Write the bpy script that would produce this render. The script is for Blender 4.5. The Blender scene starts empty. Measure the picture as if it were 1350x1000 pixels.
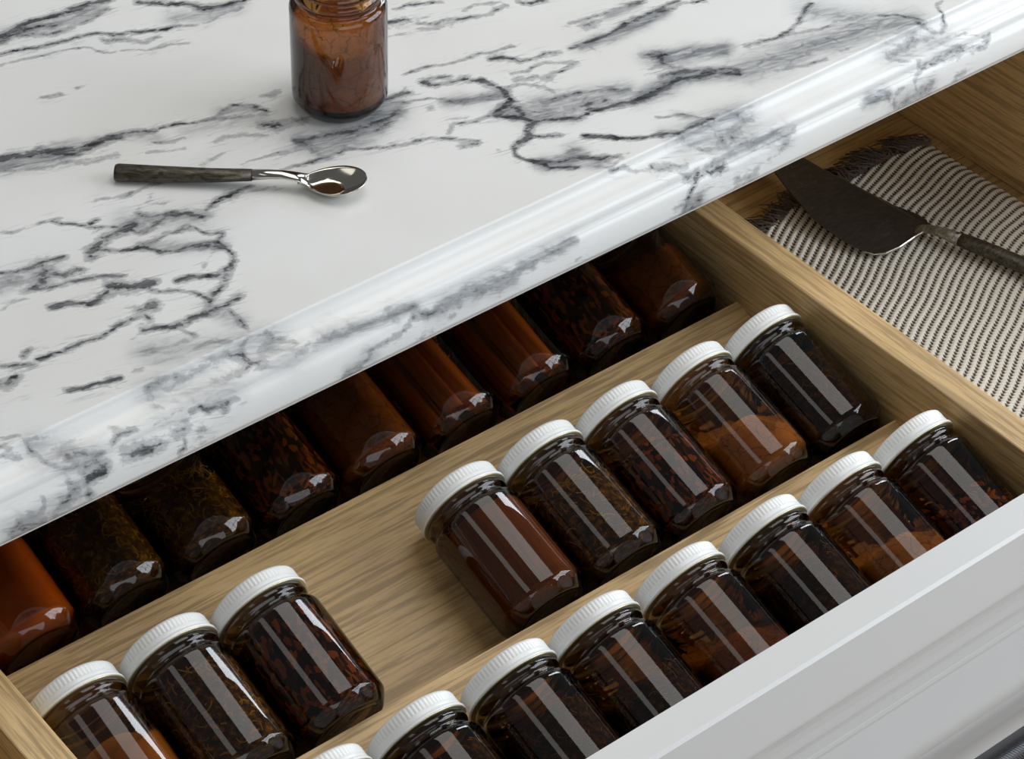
import bpy, bmesh, math, random
import numpy as np
from mathutils import Matrix, Vector
random.seed(7)
rng = np.random.default_rng(7)
PI = math.pi

# ------------------------------------------------------------------ camera
# lengths below are first written in "jar pitches" (PT metres each), measured from the camera;
# W() turns them into metres with the origin on the front arris of the marble top
PT = 0.062
ORG = np.array([12.0, 15.25, -15.10])
FPX = 3406.4
PITCH, AZ, ROLL = [math.radians(a) for a in (40.836, 39.937, 1.962)]
fw = np.array([math.sin(AZ)*math.cos(PITCH), math.cos(AZ)*math.cos(PITCH), -math.sin(PITCH)])
r0 = np.array([math.cos(AZ), -math.sin(AZ), 0.0]); u0 = np.cross(r0, fw)
cr, sr = math.cos(ROLL), math.sin(ROLL)
RT, UP = cr*r0 + sr*u0, -sr*r0 + cr*u0
def W(x, y, z): return tuple((np.array([x, y, z], float) - ORG)*PT)
def ray(px, py): return RT*(px-675)/FPX - UP*(py-500)/FPX + fw
def on_z(px, py, z): r = ray(px, py); return r*(z/r[2])
scene = bpy.context.scene
col = scene.collection
cam_d = bpy.data.cameras.new('camera'); cam = bpy.data.objects.new('camera', cam_d); col.objects.link(cam)
cam_d.sensor_fit = 'HORIZONTAL'; cam_d.sensor_width = 36; cam_d.lens = 36*FPX/1350
cam_d.clip_start = 0.05; cam_d.clip_end = 50
m = Matrix.Identity(4)
for i in range(3):
    m[i][0] = RT[i]; m[i][1] = UP[i]; m[i][2] = -fw[i]; m[i][3] = W(0, 0, 0)[i]
cam.matrix_world = m
scene.camera = cam

# ------------------------------------------------------------------ world, light, exposure
world = bpy.data.worlds.new('world'); scene.world = world; world.use_nodes = True
wb = world.node_tree.nodes['Background']; wb.inputs[0].default_value = (0.96, 0.98, 1.0, 1); wb.inputs[1].default_value = 0.11
def area_light(name, loc, target, sx, sy, power, color):
    d = bpy.data.lights.new(name, 'AREA'); d.shape = 'RECTANGLE'; d.size = sx; d.size_y = sy
    d.energy = power; d.color = color
    o = bpy.data.objects.new(name, d); col.objects.link(o); o.location = loc
    v = Vector(target) - Vector(loc)
    o.rotation_euler = v.to_track_quat('-Z', 'Y').to_euler()
    return o
WIN = Vector((2.15, -1.35, 0.95)); WW, WH = 2.2, 1.7
area_light('window_and_fill_daylight', WIN, (0.1, -0.05, 0.15), WW, WH, 62, (0.88, 0.94, 1.0))
area_light('window_and_fill_daylight', (2.45, 0.80, 1.05), (0, 0.1, 0), 0.34, 1.6, 16, (0.88, 0.94, 1.0))
area_light('window_and_fill_daylight', (-0.5, -3.1, 0.55), (0, 0, 0.1), 3.4, 1.8, 27, (0.88, 0.94, 1.0))  # broad front panel added to brighten jar heels and drawer front, no window known
area_light('overhead_fill_panel', (0.50, 0.42, 1.62), (0.50, 0.42, 0), 1.15, 1.6, 12.5, (1.0, 0.97, 0.92))  # unseen overhead panel added for the wide grey jar band and fill on tops
area_light('overhead_fill_panel', (-1.25, 0.42, 1.62), (-1.25, 0.42, 0), 0.45, 1.6, 2.5, (1.0, 0.97, 0.92))  # unseen strip added so the jars reflect a thin left band
scene.view_settings.view_transform = 'Standard'
scene.view_settings.look = 'None'
scene.view_settings.exposure = 0.17
scene.view_settings.gamma = 1.0
scene.view_settings.use_curve_mapping = False

# ------------------------------------------------------------------ helpers
def tag(o, label=None, cat=None, group=None, kind=None):
    if label: o['label'] = label
    if cat: o['category'] = cat
    if group: o['group'] = group
    if kind: o['kind'] = kind
    return o
def empty(name, loc=(0, 0, 0)):
    o = bpy.data.objects.new(name, None); col.objects.link(o); o.location = loc; o.empty_display_size = 0.02
    return o
def link(name, me, mat, parent=None, smooth=False):
    o = bpy.data.objects.new(name, me); col.objects.link(o)
    if mat is not None and not me.materials: me.materials.append(mat)
    if smooth:
        me.polygons.foreach_set('use_smooth', [True]*len(me.polygons))
    if parent: o.parent = parent
    return o
def mesh(name, v, f):
    me = bpy.data.meshes.new(name); me.from_pydata([tuple(map(float, p)) for p in v], [], f); me.update(); return me
def bevel_mesh(bm, off, seg=2, ang=0.6):
    e = [x for x in bm.edges if len(x.link_faces) == 2 and x.calc_face_angle(0) > ang]
    if e and off > 0: bmesh.ops.bevel(bm, geom=e, offset=off, segments=seg, affect='EDGES', profile=0.5)
def bm_mesh(bm, name):
    bmesh.ops.recalc_face_normals(bm, faces=bm.faces)
    me = bpy.data.meshes.new(name); bm.to_mesh(me); bm.free(); return me
def box(name, a, b, mat, parent=None, bev=0.0008):
    bm = bmesh.new(); bmesh.ops.create_cube(bm, size=1)
    a, b = np.array(a), np.array(b); c = (a+b)/2; s = np.abs(b-a)
    for v in bm.verts: v.co = Vector(c + np.array(v.co)*s)
    bevel_mesh(bm, bev)
    return link(name, bm_mesh(bm, name), mat, parent)
def wbox(name, a, b, mat, parent=None, bev=0.0008): return box(name, W(*a), W(*b), mat, parent, bev)
def prism_x(name, yz, x0, x1, mat, parent=None, bev=0.0006, seg=2):
    bm = bmesh.new()
    A = [bm.verts.new((x0, y, z)) for y, z in yz]; B = [bm.verts.new((x1, y, z)) for y, z in yz]
    n = len(yz)
    for i in range(n): bm.faces.new((A[i], A[(i+1) % n], B[(i+1) % n], B[i]))
    bm.faces.new(A[::-1]); bm.faces.new(B)
    bevel_mesh(bm, bev, seg)
    return link(name, bm_mesh(bm, name), mat, parent)
def lathe_mesh(name, prof, seg=64, radfn=None):
    v, f = [], []
    for j, (r, z) in enumerate(prof):
        for i in range(seg):
            a = 2*PI*i/seg; rr = r if radfn is None else radfn(j, i, r)
            v.append((rr*math.cos(a), rr*math.sin(a), z))
    for j in range(len(prof)-1):
        for i in range(seg):
            k = (i+1) % seg
            f.append((j*seg+i, j*seg+k, (j+1)*seg+k, (j+1)*seg+i))
    return mesh(name, v, f)
def tube(path, radii, n=10, sx=1.0, sy=1.0, upv=(0, 0, 1)):
    path = [np.array(p, float) for p in path]; v, f = [], []
    for k, p in enumerate(path):
        t = path[min(k+1, len(path)-1)] - path[max(k-1, 0)]; t = t/np.linalg.norm(t)
        s = np.cross(t, upv); s = s/np.linalg.norm(s); u = np.cross(s, t)
        rx, ry = (radii[k] if isinstance(radii[k], (tuple, list)) else (radii[k], radii[k]))
        for i in range(n):
            a = 2*PI*i/n; v.append(p + s*rx*math.cos(a)*sx + u*ry*math.sin(a)*sy)
    m_ = len(path)
    for k in range(m_-1):
        for i in range(n):
            j = (i+1) % n; f.append((k*n+i, k*n+j, (k+1)*n+j, (k+1)*n+i))
    f.append(tuple(range(n))[::-1]); f.append(tuple((m_-1)*n+i for i in range(n)))
    return v, f

# ------------------------------------------------------------------ materials
def new_mat(name):
    mt = bpy.data.materials.new(name); mt.use_nodes = True
    nt = mt.node_tree; b = nt.nodes['Principled BSDF']
    return mt, nt, b
def N(nt, t, **kw):
    n = nt.nodes.new(t)
    for k, v in kw.items(): setattr(n, k, v)
    return n
def L(nt, a, b): nt.links.new(a, b)
def ramp(nt, fac, stops):
    r = N(nt, 'ShaderNodeValToRGB'); e = r.color_ramp.elements
    while len(e) < len(stops): e.new(0.5)
    for k, (p, c) in enumerate(stops): e[k].position = p; e[k].color = (*c, 1)
    L(nt, fac, r.inputs[0]); return r.outputs[0]
def math_n(nt, op, a, b=None, c=None, clamp=False):
    n = N(nt, 'ShaderNodeMath', operation=op, use_clamp=clamp)
    for k, x in enumerate((a, b, c)):
        if x is None: continue
        if isinstance(x, (int, float)): n.inputs[k].default_value = x
        else: L(nt, x, n.inputs[k])
    return n.outputs[0]
def mixc(nt, fac, a, b, blend='MIX'):
    n = N(nt, 'ShaderNodeMix', data_type='RGBA', blend_type=blend)
    for idx, x in ((0, fac), (6, a), (7, b)):
        if isinstance(x, (int, float)): n.inputs[idx].default_value = x
        elif isinstance(x, tuple): n.inputs[idx].default_value = (*x, 1)
        else: L(nt, x, n.inputs[idx])
    return n.outputs[2]
def noise(nt, vec, scale, detail=4, rough=0.55, dist=0.0):
    n = N(nt, 'ShaderNodeTexNoise'); n.inputs['Scale'].default_value = scale
    n.inputs['Detail'].default_value = detail; n.inputs['Roughness'].default_value = rough; n.inputs['Distortion'].default_value = dist
    if vec is not None: L(nt, vec, n.inputs['Vector'])
    return n.outputs[0]
def objco(nt, scale=(1, 1, 1), rot=(0, 0, 0), src='Object'):
    tc = N(nt, 'ShaderNodeTexCoord'); mp = N(nt, 'ShaderNodeMapping')
    mp.inputs['Scale'].default_value = scale; mp.inputs['Rotation'].default_value = rot
    L(nt, tc.outputs[src], mp.inputs[0]); return mp.outputs[0]
def bump(nt, b, h, strength, dist=0.001):
    n = N(nt, 'ShaderNodeBump'); n.inputs['Strength'].default_value = strength; n.inputs['Distance'].default_value = dist
    L(nt, h, n.inputs['Height']); L(nt, n.outputs[0], b.inputs['Normal'])
def simple(name, colr, rough=0.5, metal=0.0, spec=0.5, nscale=0, nmix=0.0):
    mt, nt, b = new_mat(name)
    b.inputs['Roughness'].default_value = rough; b.inputs['Metallic'].default_value = metal
    b.inputs['Specular IOR Level'].default_value = spec
    b.inputs['Base Color'].default_value = (*colr, 1)
    if nscale:
        nz = noise(nt, objco(nt), nscale, 5)
        L(nt, mixc(nt, nz, tuple(c*(1-nmix) for c in colr), tuple(min(1, c*(1+nmix)) for c in colr)), b.inputs['Base Color'])
    return mt
def wood(name, axis, dark, mid, light, rot=0.0):
    mt, nt, b = new_mat(name)
    big = {'X': (3, 34, 34), 'Y': (34, 3, 34)}[axis]
    fine = {'X': (30, 700, 700), 'Y': (700, 30, 700)}[axis]
    r = (0, 0, rot)
    n1 = noise(nt, objco(nt, big, r), 1.0, 5, 0.6, 0.6)
    n2 = noise(nt, objco(nt, fine, r), 1.0, 3, 0.6)
    n3 = noise(nt, objco(nt, {'X': (14, 330, 330), 'Y': (330, 14, 330)}[axis], r), 1.0, 3, 0.6, 0.3)
    c = ramp(nt, n1, [(0.15, dark), (0.5, mid), (0.85, light)])
    c = mixc(nt, math_n(nt, 'MULTIPLY', ramp(nt, n3, [(0.40, (1, 1, 1)), (0.52, (0, 0, 0))]), 0.75), c, tuple(x*0.6 for x in dark))
    c = mixc(nt, math_n(nt, 'MULTIPLY', ramp(nt, n2, [(0.36, (1, 1, 1)), (0.5, (0, 0, 0))]), 0.5), c, tuple(x*0.62 for x in dark))
    L(nt, c, b.inputs['Base Color']); b.inputs['Roughness'].default_value = 0.42
    bump(nt, b, n2, 0.12, 0.0004)
    return mt
OD, OM, OL = (0.56, 0.36, 0.15), (0.67, 0.45, 0.205), (0.75, 0.54, 0.28)
oak_x = wood('oak_along_row', 'X', OD, OM, OL, 0.04)
oak_y = wood('oak_along_drawer', 'Y', OD, OM, OL, 0.03)
M_paint = simple('white_paint', (0.72, 0.72, 0.71), 0.33)
M_lid = simple('white_enamel', (0.88, 0.89, 0.88), 0.30)
M_gold = simple('lacquered_tin', (0.62, 0.55, 0.33), 0.3, 0.6)
def amber():
    mt = bpy.data.materials.new('amber_glass'); mt.use_nodes = True; nt = mt.node_tree; nt.nodes.clear()
    out = N(nt, 'ShaderNodeOutputMaterial'); mx = N(nt, 'ShaderNodeMixShader')
    tr = N(nt, 'ShaderNodeBsdfTransparent'); gl = N(nt, 'ShaderNodeBsdfGlossy'); fr = N(nt, 'ShaderNodeFresnel')
    gl.inputs['Roughness'].default_value = 0.02; gl.inputs['Color'].default_value = (1, 1, 1, 1); fr.inputs['IOR'].default_value = 1.52
    lw = N(nt, 'ShaderNodeLayerWeight'); lw.inputs['Blend'].default_value = 0.5
    # the path through the wall grows towards the silhouette, so the tint deepens with it
    f2 = math_n(nt, 'POWER', lw.outputs['Facing'], 1.7)
    c = mixc(nt, f2, (0.60, 0.41, 0.20), (0.018, 0.008, 0.003))
    L(nt, c, tr.inputs['Color']); L(nt, fr.outputs[0], mx.inputs[0]); L(nt, tr.outputs[0], mx.inputs[1]); L(nt, gl.outputs[0], mx.inputs[2])
    L(nt, mx.outputs[0], out.inputs[0]); return mt
M_glass = amber()

# ------------------------------------------------------------------ marble worktop
ZC, ZCB = -15.10, -15.75                     # top and underside
YA, YB = 15.317, 14.917                      # arris and lowest front line
ORG[:] = (12.0, YA, ZC)
for i in range(3): cam.matrix_world[i][3] = W(0, 0, 0)[i]
# profile of the front edge in metres, (y, z) from the arris
def edge_profile():
    P = [(0, 0), (-0.0006, -0.0012)]
    for k in range(1, 11):                   # cove
        a = k/10*PI/2; P.append((-0.0006-0.0115*(1-math.cos(a)), -0.0012-0.0088*math.sin(a)))
    y, z = P[-1]
    for k in range(1, 9):                    # round
        a = k/8*PI/2; P.append((y-0.0062*math.sin(a), z-0.0068*(1-math.cos(a))))
    y, z = P[-1]; P += [(y, z-0.0016), (y-0.0008, z-0.0022), (y-0.0008, z-0.0026)]
    y, z = P[-1]
    for k in range(1, 11):                   # lower torus
        a = k/10*PI*0.62; P.append((y-0.0052*math.sin(a), z-0.0200*(1-math.cos(a))/(1-math.cos(PI*0.62))))
    return P
EP = edge_profile()
sc_y = (YA-YB)*PT/max(-p[0] for p in EP); sc_z = (ZC-ZCB)*PT/max(-p[1] for p in EP)
EP = [(p[0]*sc_y, p[1]*sc_z) for p in EP]
CH = np.array([-(YA-YB)*PT, -(ZC-ZCB)*PT]); CHL = np.linalg.norm(CH); CHD = CH/CHL
def px_to_slab(px, py):
    """pixel -> (x, v): v >= 0 on the top, v < 0 down the front edge"""
    q = on_z(px, py, ZC); x, y, _ = W(*q)
    if y >= 0: return x, y
    d = ray(px, py)*PT; c0 = np.array(W(0, 0, 0)); nrm = np.array([CHD[1], -CHD[0]])   # chord plane through the arris line
    t = -(c0[1]*nrm[0]+c0[2]*nrm[1])/(d[1]*nrm[0]+d[2]*nrm[1]); h = c0+d*t
    return h[0], -(h[1]*CHD[0]+h[2]*CHD[1])
VE = [
(1,4,.9,[(0,165),(80,120),(180,85),(300,55),(400,20),(480,5)]),(1,5,.8,[(0,185),(60,150),(150,125),(240,110)]),(1,3,.7,[(60,160),(160,160),(240,150),(340,110),(420,70),(480,40)]),
(1,2.5,.8,[(0,250),(100,220),(200,205),(330,170),(440,145),(560,150),(640,140),(740,130),(800,118)]),(1,1.5,.7,[(0,288),(120,262),(250,235),(400,215)]),(1,1.5,.6,[(420,222),(500,230),(600,222),(740,205),(850,190)]),
(1,3,.7,[(450,180),(500,183),(560,172),(640,185),(700,170)]),(1,2,.7,[(470,150),(520,160),(600,140)]),(1,3.5,.9,[(610,5),(720,15),(850,20),(900,38),(1000,28),(1080,0)]),(1,1.5,.6,[(800,120),(890,110),(960,80),(1020,55),(1080,28)]),
(1,2.5,.7,[(190,432),(230,425),(265,412)]),(1,1.5,.7,[(348,384),(356,380)]),(1,3,.9,[(130,672),(240,670),(340,660),(420,635),(520,600),(590,582),(690,578)]),
(1,2,.8,[(690,575),(800,545),(880,540),(960,520),(980,490),(1050,468),(1130,470),(1145,490),(1200,490)]),(1,2.5,.6,[(880,543),(960,530),(1060,525),(1150,515),(1190,505)]),(1,2,.6,[(1155,435),(1200,425),(1245,408)]),
(1,1.5,.6,[(690,628),(760,622),(830,612)]),(1,3,.5,[(950,625),(1010,605),(1100,600),(1190,605)]),(1,5,.6,[(1170,560),(1250,555),(1350,540)]),
(2,4,.9,[(0,110),(80,85),(160,65),(250,75),(340,70),(420,40),(520,5)]),(2,2,.6,[(0,150),(100,145),(200,140),(300,110)]),(2,3,.6,[(340,120),(430,100),(510,85)]),(2,2,.6,[(370,130),(470,100)]),(2,2,.5,[(660,75),(740,65),(820,50)]),
(2,1.5,.6,[(690,20),(780,15),(830,5)]),(2,1.5,.5,[(900,125),(960,90),(1000,75)]),(2,1.5,.6,[(1060,130),(1150,100),(1260,75),(1350,55)]),(2,1.5,.7,[(430,290),(520,275),(580,255),(660,215),(720,205)]),(2,1.2,.5,[(660,260),(665,285),(620,320)]),
(2,2,.6,[(0,425),(60,425),(130,395),(220,375),(260,365)]),(2,2,.8,[(230,385),(330,385),(400,400),(480,400),(540,405)]),(2,2,.8,[(400,385),(430,368)]),(2,5,.85,[(410,530),(440,490),(480,450),(540,420),(600,385)]),(2,3,.7,[(540,405),(620,420),(690,400),(740,360),(780,335)]),
(2,4,.7,[(620,340),(680,360),(740,345),(770,335)]),(2,5,.8,[(790,345),(830,335),(900,345)]),(2,2.5,.8,[(780,335),(850,330),(900,340),(950,290),(1020,260),(1110,220)]),(2,1.5,.5,[(950,300),(1060,265),(1170,240),(1230,222)]),(2,2,.5,[(680,290),(730,290)]),
(2,2.5,.7,[(600,490),(680,460),(760,430),(840,410)]),(2,2,.8,[(840,400),(880,425),(920,435),(980,432)]),(2,2.5,.85,[(470,510),(560,505),(640,495),(720,510),(800,500),(880,485),(970,465)]),(2,2,.7,[(980,430),(970,460),(1000,490),(1050,520),(1055,550),(1020,600)]),
(2,4,.7,[(880,490),(950,480),(1000,490)]),(2,1.5,.5,[(970,500),(930,550),(880,620)]),(2,3,.85,[(800,640),(880,625),(950,605),(1010,590)]),(2,3,.8,[(0,600),(80,600),(140,580),(200,550),(265,540)]),(2,6,.75,[(200,550),(215,590),(200,630),(165,670)]),
(2,4,.8,[(215,605),(280,610),(350,600)]),(2,2,.6,[(0,635),(80,625)]),(2,2.5,.8,[(290,655),(360,635),(430,625),(510,628)]),(2,3.5,.85,[(480,665),(580,668),(650,645),(690,645)]),(2,3,.4,[(0,660),(120,650)]),
(3,2,.4,[(0,30),(100,20)]),(3,2,.5,[(0,170),(60,135),(120,120)]),(3,2.5,.8,[(165,75),(210,75),(290,50),(370,30),(440,15),(530,18)]),(3,3,.9,[(230,150),(310,130),(400,130),(460,105),(500,70),(560,60),(640,60),(685,35)]),(3,4,.6,[(480,100),(560,80),(620,70)]),
(3,2.5,.8,[(680,80),(760,80),(850,88),(930,105)]),(3,3,.8,[(790,30),(900,15),(1000,5)]),(3,3,.75,[(1005,0),(980,60),(940,105),(930,140),(890,180),(830,215)]),(3,4,.75,[(900,185),(960,160),(1010,145),(1045,110)]),(3,2,.6,[(1045,110),(1030,160),(1060,220),(1095,250)]),
(3,6,.85,[(640,165),(680,150)]),(3,3,.75,[(530,235),(580,210),(640,185),(670,200)]),(3,2.5,.8,[(530,235),(470,270),(400,300),(330,330),(270,360),(170,375)]),(3,2,.7,[(150,335),(130,350),(115,375)]),(3,2.5,.8,[(0,415),(70,405),(130,405)]),
(3,4,.8,[(0,490),(30,490),(60,460),(40,495)]),(3,1.5,.5,[(50,445),(110,430),(160,405)]),(3,3.5,.9,[(650,245),(720,235),(780,240),(815,230)]),(3,2,.7,[(800,245),(860,270)]),(3,1.5,.4,[(580,300),(620,270)]),(3,2,.5,[(640,350),(740,335),(820,305)]),
(3,2.5,.6,[(860,330),(940,300),(1000,310)]),(3,2.5,.95,[(320,525),(400,500),(470,480),(525,465)]),(3,1.5,.5,[(330,530),(440,515),(520,505)]),(3,2,.6,[(600,435),(640,425)]),(3,1.5,.3,[(0,580),(100,555)]),
(3,2.5,.6,[(660,515),(720,490),(800,470),(900,420),(980,380),(1070,360)]),(3,4,.7,[(1075,365),(1090,400),(1130,400),(1160,385)]),(3,2.5,.6,[(1160,350),(1220,310)]),(3,2,.6,[(1090,285),(1075,340),(1070,365)]),(3,2,.6,[(1180,265),(1230,285),(1300,293)]),
(3,2,.5,[(930,490),(1010,460),(1070,435)]),(3,1.5,.4,[(660,545),(670,590),(700,605)]),(3,2,.75,[(830,610),(870,590),(905,605),(950,585),(1020,550)]),(3,1.5,.5,[(660,660),(720,635),(780,600)]),
(4,1.5,.6,[(110,200),(150,260),(200,310),(330,320)]),(4,1.5,.6,[(130,215),(210,185)]),(4,1.5,.6,[(0,190),(80,190)]),(4,3,.6,[(0,235),(40,240)]),(4,1.5,.6,[(0,270),(90,268)]),(4,2,.5,[(230,240),(300,220),(350,200)]),(4,3,.7,[(280,265),(360,265),(410,275)]),
(4,3.5,.7,[(310,300),(340,330),(400,305),(430,270)]),(4,2.5,.75,[(480,215),(530,180),(580,150)]),(4,3,.6,[(510,165),(560,155)]),(4,4,.8,[(370,385),(410,350),(455,320),(440,345)]),(4,5,.8,[(555,262),(620,240),(680,215)]),(4,3,.7,[(280,395),(300,420),(270,470),(225,525)]),
(4,2,.5,[(320,390),(325,470),(300,490)]),(4,2,.6,[(160,460),(160,510),(90,560),(45,610)]),(4,3,.7,[(45,610),(110,595),(180,555)]),(4,2,.7,[(140,590),(190,545)]),(4,4,.6,[(750,180),(800,150)]),(4,2,.8,[(800,205),(800,240),(785,262)]),(4,4,.5,[(870,180),(870,150)]),
(4,2,.8,[(820,75),(870,55),(905,70)]),(4,1.5,.4,[(740,300),(830,250),(930,200)]),(4,3,.8,[(388,441),(396,439)]),(4,2.5,.95,[(983,49),(989,46)]),
(5,3,.85,[(85,150),(160,145),(260,130),(380,100),(480,60),(540,20)]),(5,3,.6,[(150,165),(210,220),(250,225),(320,190)]),(5,2,.6,[(0,225),(80,195),(160,180)]),(5,2,.75,[(50,280),(130,260),(220,230),(330,195),(430,185),(520,180),(620,165),(700,148),(800,145),(900,155)]),
(5,1.5,.7,[(770,120),(800,90),(900,65),(1000,40)]),(5,2,.4,[(780,60),(840,55)]),(5,3,.6,[(860,180),(890,170)]),(5,2,.7,[(988,200),(996,199)]),(5,6,.6,[(0,95),(120,70)]),
(6,4,.8,[(50,100),(120,80)]),(6,2,.7,[(50,38),(130,20),(230,12),(280,10)]),(6,2,.4,[(50,130),(150,90),(230,70)]),(6,2.5,.7,[(180,108),(250,105),(330,85),(430,80),(500,50),(560,20)]),(6,1.5,.5,[(150,130),(230,125),(330,95)]),(6,2,.6,[(380,50),(430,20),(540,10)]),
(6,3,.7,[(630,5),(680,12),(740,0)]),(6,1.5,.4,[(50,165),(200,135),(400,90)]),(6,2.5,.8,[(850,105),(920,90),(1000,60),(1080,35),(1180,5)]),(6,5,.8,[(926,111),(940,109)]),(6,2,.6,[(900,105),(980,95)]),
(6,2.5,.9,[(850,215),(920,195),(970,180),(1060,130),(1130,90),(1200,60),(1230,45),(1330,5)]),(6,1.2,.5,[(930,215),(985,235)]),(6,1.8,.7,[(120,330),(200,305),(290,290),(400,250),(490,235),(600,200)]),(6,3,.75,[(190,375),(240,350),(300,342)]),
(6,3,.85,[(190,375),(260,380),(360,355),(440,350),(490,370),(550,385)]),(6,3,.9,[(500,262),(560,255),(610,258)]),(6,2.5,.7,[(620,270),(700,258),(740,240),(800,230)]),(6,2,.7,[(580,325),(650,315),(740,275),(820,275),(880,280)]),(6,2,.7,[(870,285),(830,310),(770,330),(740,350)]),
(6,3,.8,[(678,345),(686,343)]),(6,4,.5,[(620,350),(700,355),(760,350)]),(6,3.5,.9,[(490,370),(545,385),(560,415),(590,450),(560,475)]),(6,2,.7,[(550,385),(630,380),(720,385),(770,410)]),(6,2,.7,[(300,440),(350,455),(430,440),(500,425),(550,400)]),(6,4,.8,[(0,450),(60,430),(120,415)]),
(6,1.5,.7,[(100,460),(200,440),(300,435)]),(6,5,.7,[(0,570),(40,530),(80,490)]),(6,5,.8,[(520,520),(560,480),(620,475),(640,510)]),(6,1.8,.75,[(300,590),(320,560),(400,540),(470,525),(520,518)]),(6,3,.4,[(300,535),(370,525)]),(6,3,.9,[(520,520),(620,530),(700,540),(800,530),(900,525),(940,505)]),
(6,1.5,.6,[(640,485),(720,495),(790,480)]),(6,2.5,.75,[(720,450),(800,430),(900,410),(1010,400),(1110,405)]),(6,3.5,.7,[(830,480),(900,470),(970,460),(1010,450)]),(6,3.5,.9,[(940,490),(1060,465),(1130,450),(1200,415),(1270,390),(1350,350)]),(6,3,.7,[(1260,345),(1350,310)]),
(6,3.5,.8,[(1180,250),(1250,245),(1260,280),(1300,290)]),(6,1.5,.6,[(1200,310),(1260,280)]),(6,3,.85,[(690,545),(680,575),(650,600),(620,630),(600,665)]),(6,2.5,.7,[(650,600),(720,605),(810,608)]),(6,2.5,.85,[(910,610),(1000,608),(1070,615),(1150,612),(1250,605),(1340,580)]),
(6,1.2,.6,[(1240,520),(1350,520)]),(6,2,.6,[(20,655),(80,650)]),(6,1.2,.4,[(60,645),(180,625),(300,615)]),(6,4,.6,[(390,650),(410,645)]),(6,3,.6,[(216,482),(228,481)]),
(7,2.5,.9,[(210,140),(180,170),(200,195),(160,220),(125,255),(130,290),(180,305),(260,315),(300,335),(400,340)]),(7,3,.85,[(240,310),(330,310),(420,300),(500,300),(580,295)]),(7,1.5,.6,[(420,300),(460,270)]),(7,4,.4,[(380,270),(390,290)]),(7,1.2,.5,[(440,335),(560,330),(650,275)]),
(7,2.5,.85,[(440,208),(520,203),(580,213),(680,208),(760,200),(860,185),(920,155),(1000,120)]),(7,1.5,.7,[(770,118),(870,112),(960,120),(1030,110)]),(7,1.5,.4,[(880,190),(900,240),(960,220)]),(7,2,.7,[(1110,110),(1150,130),(1190,135)]),(7,3,.5,[(1010,240),(1070,200),(1120,160)]),
(7,2,.6,[(940,260),(1060,250),(1170,215),(1290,195),(1350,170)]),(7,4,.6,[(1150,245),(1230,225),(1260,205)]),(7,1.5,.6,[(560,340),(660,352),(750,355),(830,365),(880,375)]),(7,3,.7,[(760,355),(820,335),(860,330)]),(7,4,.6,[(870,385),(920,375)]),(7,2,.6,[(940,385),(970,350),(990,320)]),
(7,3.5,.75,[(960,360),(1000,345),(1030,330)]),(7,2,.75,[(905,410),(880,440),(875,490),(880,520),(920,515),(950,485)]),(7,2,.6,[(830,525),(860,505)]),(7,1.2,.5,[(930,480),(980,430),(1050,400),(1110,370)]),(7,3,.65,[(1110,400),(1150,380),(1190,350)]),(7,1.5,.6,[(1120,400),(1200,380)]),
(7,1.5,.6,[(1230,300),(1280,270),(1320,210)]),(7,1.5,.8,[(738,341),(743,340)]),(7,2,.7,[(345,670),(385,658)]),
(8,2,.8,[(590,10),(560,60),(520,100),(480,130),(410,150),(370,165)]),(8,2,.6,[(380,158),(460,135),(560,115),(640,95),(700,75),(760,60)]),(8,2,.8,[(840,50),(900,60),(980,70)]),(8,2,.6,[(470,245),(560,235),(650,215)]),(8,2,.7,[(690,190),(720,180)]),(8,2,.7,[(0,205),(80,200)]),
(8,3,.7,[(60,235),(100,230)]),(8,3.5,.9,[(0,350),(60,325),(130,285),(230,260),(330,260)]),(8,3,.8,[(60,270),(150,255),(270,245),(320,250)]),(8,1.5,.5,[(0,265),(120,240)]),(8,2.5,.7,[(0,50),(60,40),(130,20),(200,0)]),(8,1.8,.75,[(1055,5),(1040,20),(1065,40),(1070,80),(1050,110)]),
(8,2,.7,[(975,80),(1000,90),(1030,105)]),(8,2.5,.5,[(860,190),(920,170),(970,155),(1020,130)]),(8,5,.6,[(930,160),(965,135)]),(8,1.5,.6,[(850,210),(920,215)]),(8,2,.6,[(950,220),(955,250),(930,290),(945,320)]),(8,2.5,.7,[(960,240),(1000,225),(1060,190),(1110,180),(1180,165),(1200,130)]),
(8,4,.6,[(1010,215),(1090,185)]),(8,1.2,.5,[(1000,150),(1100,130),(1190,125)]),(8,2,.6,[(890,325),(870,350),(890,385),(930,350),(980,330),(1010,295)]),(8,3.5,.6,[(950,335),(1000,310)]),(8,3,.6,[(1100,280),(1130,255)]),(8,2,.6,[(740,375),(780,355),(840,335),(850,365)]),
(9,3,.5,[(150,690),(300,640),(450,600),(560,560),(660,520)]),(9,3,.5,[(0,770),(60,740),(120,715)]),(9,2,.55,[(660,585),(760,530),(900,480),(1050,400),(1250,310)]),(9,2,.65,[(300,900),(400,840),(450,750),(560,690),(650,610),(660,585)]),
(9,1.5,.45,[(690,720),(780,660),(900,560)]),(9,3,.7,[(660,590),(720,560),(800,520)]),(9,2,.6,[(890,490),(920,480)]),(9,1.5,.7,[(1125,455),(1135,450)]),(9,1.5,.6,[(800,560),(900,510),(930,520)]),
(10,2,.6,[(130,985),(250,910),(400,850),(520,790),(600,750)]),(10,2,.5,[(0,975),(60,965),(130,985)]),(10,1.5,.4,[(600,820),(640,800)]),(10,2,.5,[(300,920),(420,860),(560,770)]),
(2,1.5,.7,[(600,2000),(601,2000)]),
]
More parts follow.
